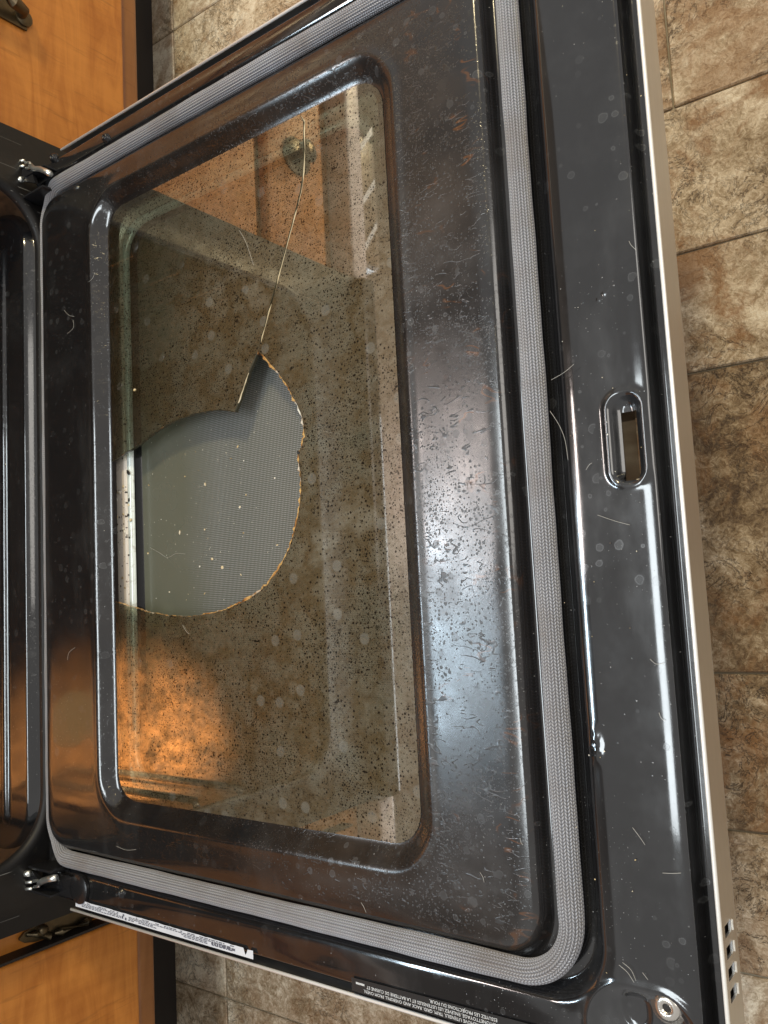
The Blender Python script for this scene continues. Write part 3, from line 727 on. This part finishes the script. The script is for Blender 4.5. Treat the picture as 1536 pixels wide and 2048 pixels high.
# pull on the right cabinet door
bm = bmesh.new(); xf = XC+.0205
yc = .5600; zc = .036
addbox(bm, (xf, yc-.013, zc-.045), (xf+.003, yc+.013, zc+.045), .002)
tube(bm, [(xf+.002, yc, zc-.036), (xf+.014, yc, zc-.034), (xf+.020, yc, zc-.018), (xf+.021, yc, zc), (xf+.020, yc, zc+.018), (xf+.014, yc, zc+.034), (xf+.002, yc, zc+.036)], [.006, .006, .0075, .006, .0075, .006, .006], 10)
for zz in (-.040, .040): lathe(bm, [(.010, 0), (.010, .004), (.006, .007)], (xf+.001, yc, zc+zz), 14, 'x')
padd('pull_handle', bm, BRONZE, cr, ci)
# round drawer pull seen mirrored in the glass
bm = bmesh.new(); lathe(bm, [(.030, 0), (.030, .003), (.022, .006), (.008, .008), (.008, .018), (.017, .022), (.018, .027), (.010, .031)], (xf, .585, .435), 24, 'x'); padd('drawer_knob', bm, BRONZE, cr, ci)
# leaf hinge on the left cabinet
bm = bmesh.new(); xs_ = XC+.001
prof = [(-.095, .0030), (-.088, .0075), (-.074, .0088), (-.060, .0080), (-.040, .0088), (-.020, .0080), (-.008, .0050), (-.003, .0010)]
def yat(z): return -.4240
L1 = [bm.verts.new((xs_+.0005, yat(z)-wd, z)) for z, wd in prof]; L2 = [bm.verts.new((xs_+.0005, yat(z)+wd, z)) for z, wd in prof]
bm.faces.new(L1+L2[::-1]); ex = bmesh.ops.extrude_face_region(bm, geom=list(bm.faces)); bmesh.ops.translate(bm, verts=[q for q in ex['geom'] if isinstance(q, bmesh.types.BMVert)], vec=(.003, 0, 0))
tube(bm, [(xs_+.006, -.4300, -.082), (xs_+.0085, -.4300, -.076), (xs_+.0085, -.4300, -.046), (xs_+.006, -.4300, -.040)], [.0025, .0042, .0042, .0025], 10)
lathe(bm, [(.0065, 0), (.0065, .004), (.0040, .007), (.0015, .0075)], (xs_+.003, -.4225, -.026), 14, 'x')
tube(bm, [(xs_+.004, -.4300, -.036), (xs_+.008, -.4300, -.032), (xs_+.006, -.4270, -.026), (xs_+.008, -.4225, -.018), (xs_+.004, -.422, -.010)], [.003, .0042, .0034, .0036, .002], 8)
padd('leaf_hinge', bm, BRONZE, cl, li)
bm = bmesh.new(); lathe(bm, [(.030, 0), (.030, .003), (.022, .006), (.008, .008), (.008, .018), (.017, .022), (.018, .027), (.010, .031)], (xf, -.62, .435), 24, 'x'); padd('drawer_knob', bm, BRONZE, cl, li)

# package lying at the counter edge, seen only mirrored in the glass
PKG = plain('package_film', (.30, .23, .17), .35); PKW = plain('package_white_band', (.88, .88, .90), .4)
pk = box('food_package', (-.26, .455, .5775), (-.075, .690, .635), PKG, None, .012, 3); autosmooth(pk, 50)
tag(pk, 'brown food package with white bands on the counter, mirrored in the corner of the glass', 'package')
for y0_, y1_ in ((.480, .500), (.560, .575), (.655, .670)):
    bm = bmesh.new(); vs = [(-.0742, y0_, .590), (-.0742, y0_+.012, .590), (-.0742, y1_+.045, .626), (-.0742, y1_+.030, .626)]
    bm.faces.new([bm.verts.new(q) for q in vs]); ex = bmesh.ops.extrude_face_region(bm, geom=list(bm.faces)); bmesh.ops.translate(bm, verts=[q for q in ex['geom'] if isinstance(q, bmesh.types.BMVert)], vec=(.0008, 0, 0))
    bmo('white_band', bm, PKW, pk)

# ------------------------------------------------------------------ loose debris
bm = bmesh.new(); g = random.Random(11)
def chip(bm, p, s):
    vs = bmesh.ops.create_icosphere(bm, subdivisions=1, radius=1)['verts']
    q = [s*g.uniform(.5, 1.4), s*g.uniform(.4, 1.0), s*g.uniform(.2, .5)]; a = g.uniform(0, 6.28)
    for v in vs:
        x, y, z = v.co.x*q[0], v.co.y*q[1], v.co.z*q[2]
        v.co = Vector((p[0]+x*math.cos(a)-y*math.sin(a), p[1]+x*math.sin(a)+y*math.cos(a), p[2]+z+q[2]*.6))
for k in range(38):      # in the hole, on the dotted glass
    p = onz(g.uniform(285, 560), g.uniform(880, 1200), -.0318); chip(bm, p, g.choice([.0005, .0006, .0008, .0011, .0014]))
for k in range(26): p = onz(g.uniform(228, 252), g.uniform(950, 1195), -.0205); chip(bm, p, g.choice([.0006, .0009, .0016]))
for k in range(30): p = onz(g.uniform(1115, 1300), g.uniform(100, 1950), .0); chip(bm, p, g.choice([.0003, .0004, .0005]))
for u, v in ((270, 780), (258, 1010), (262, 1040), (240, 985), (232, 965), (425, 1118), (445, 1135), (360, 1065)): chip(bm, onz(u, v, -.0105 if v < 900 else (-.0205 if u < 265 else -.0318)), .0022)
cr_ = bmo('crumbs', bm, CRUMB); tag(cr_, 'pale crumbs and glass grains scattered in the broken window and on the door', 'crumbs', kind='stuff')
bm = bmesh.new()
for u, v, s in ((257, 945, .0032), (258, 1000, .002), (257, 1030, .0015), (259, 1075, .0013), (258, 1110, .0012), (258, 1150, .0012), (597, 905, .0022)): chip(bm, onz(u, v, -.020 if u < 500 else -.0104), s)
ch = bmo('charred_bits', bm, CHAR); tag(ch, 'black charred bits along the bright rolled edge in the broken hole', 'debris', kind='stuff')
bm = bmesh.new()
hairs = [[(465, 255), (455, 280), (440, 305)], [(478, 460), (492, 485), (507, 530)], [(128, 620), (137, 630), (148, 633)], [(146, 640), (147, 655), (134, 668)], [(190, 545), (184, 558), (176, 564)],
 [(300, 1095), (318, 1105), (335, 1115), (352, 1107), (370, 1108)], [(232, 1692), (252, 1700), (272, 1699)], [(1100, 822), (1118, 850), (1130, 880), (1136, 920)], [(1102, 760), (1128, 745), (1148, 728)],
 [(1195, 1030), (1230, 1042), (1260, 1050)], [(1245, 1925), (1262, 1940), (1272, 1962)], [(1238, 1930), (1255, 1945), (1268, 1965)], [(1285, 1945), (1296, 1960)], [(1325, 1746), (1345, 1747), (1362, 1746)],
 [(1040, 1676), (1042, 1685), (1046, 1690)], [(722, 1805), (728, 1815), (732, 1825)], [(1258, 482), (1262, 490), (1272, 500)], [(1172, 940), (1178, 930), (1184, 926)], [(135, 1320), (138, 1305), (150, 1295)],
 [(365, 1250), (372, 1262), (378, 1268)], [(395, 975), (410, 970), (412, 960)], [(1318, 1425), (1322, 1436), (1330, 1442)], [(1265, 1655), (1280, 1675), (1290, 1690)], [(960, 1745), (966, 1755), (968, 1765)], [(1300, 1318), (1312, 1328), (1328, 1326)]]
for i, hpts in enumerate(hairs):
    z = .0006
    if all(225 < u < 790 and 200 < v < 1640 for u, v in hpts): z = -.0099 if not (880 < hpts[0][1] < 1200 and hpts[0][0] < 560) else -.0312
    if hpts[0][0] > 1095 and hpts[0][0] < 1140: z = .004
    P = [onz(u, v, z+.0003*(k % 2)) for k, (u, v) in enumerate(hpts)]
    Q = []
    for k in range(len(P)-1):
        for t in range(4): 
            a = P[max(k-1, 0)]; b = P[k]; c = P[k+1]; e = P[min(k+2, len(P)-1)]; tt = t/4
            Q.append(.5*((2*b)+(c-a)*tt+(2*a-5*b+4*c-e)*tt*tt+(3*b-a-3*c+e)*tt**3))
    Q.append(P[-1]); tube(bm, Q, .00010, 5)
ha = bmo('stray_hairs', bm, HAIR, None, True); tag(ha, 'stray pale pet hairs lying on the enamel and glass', 'hair', kind='stuff')
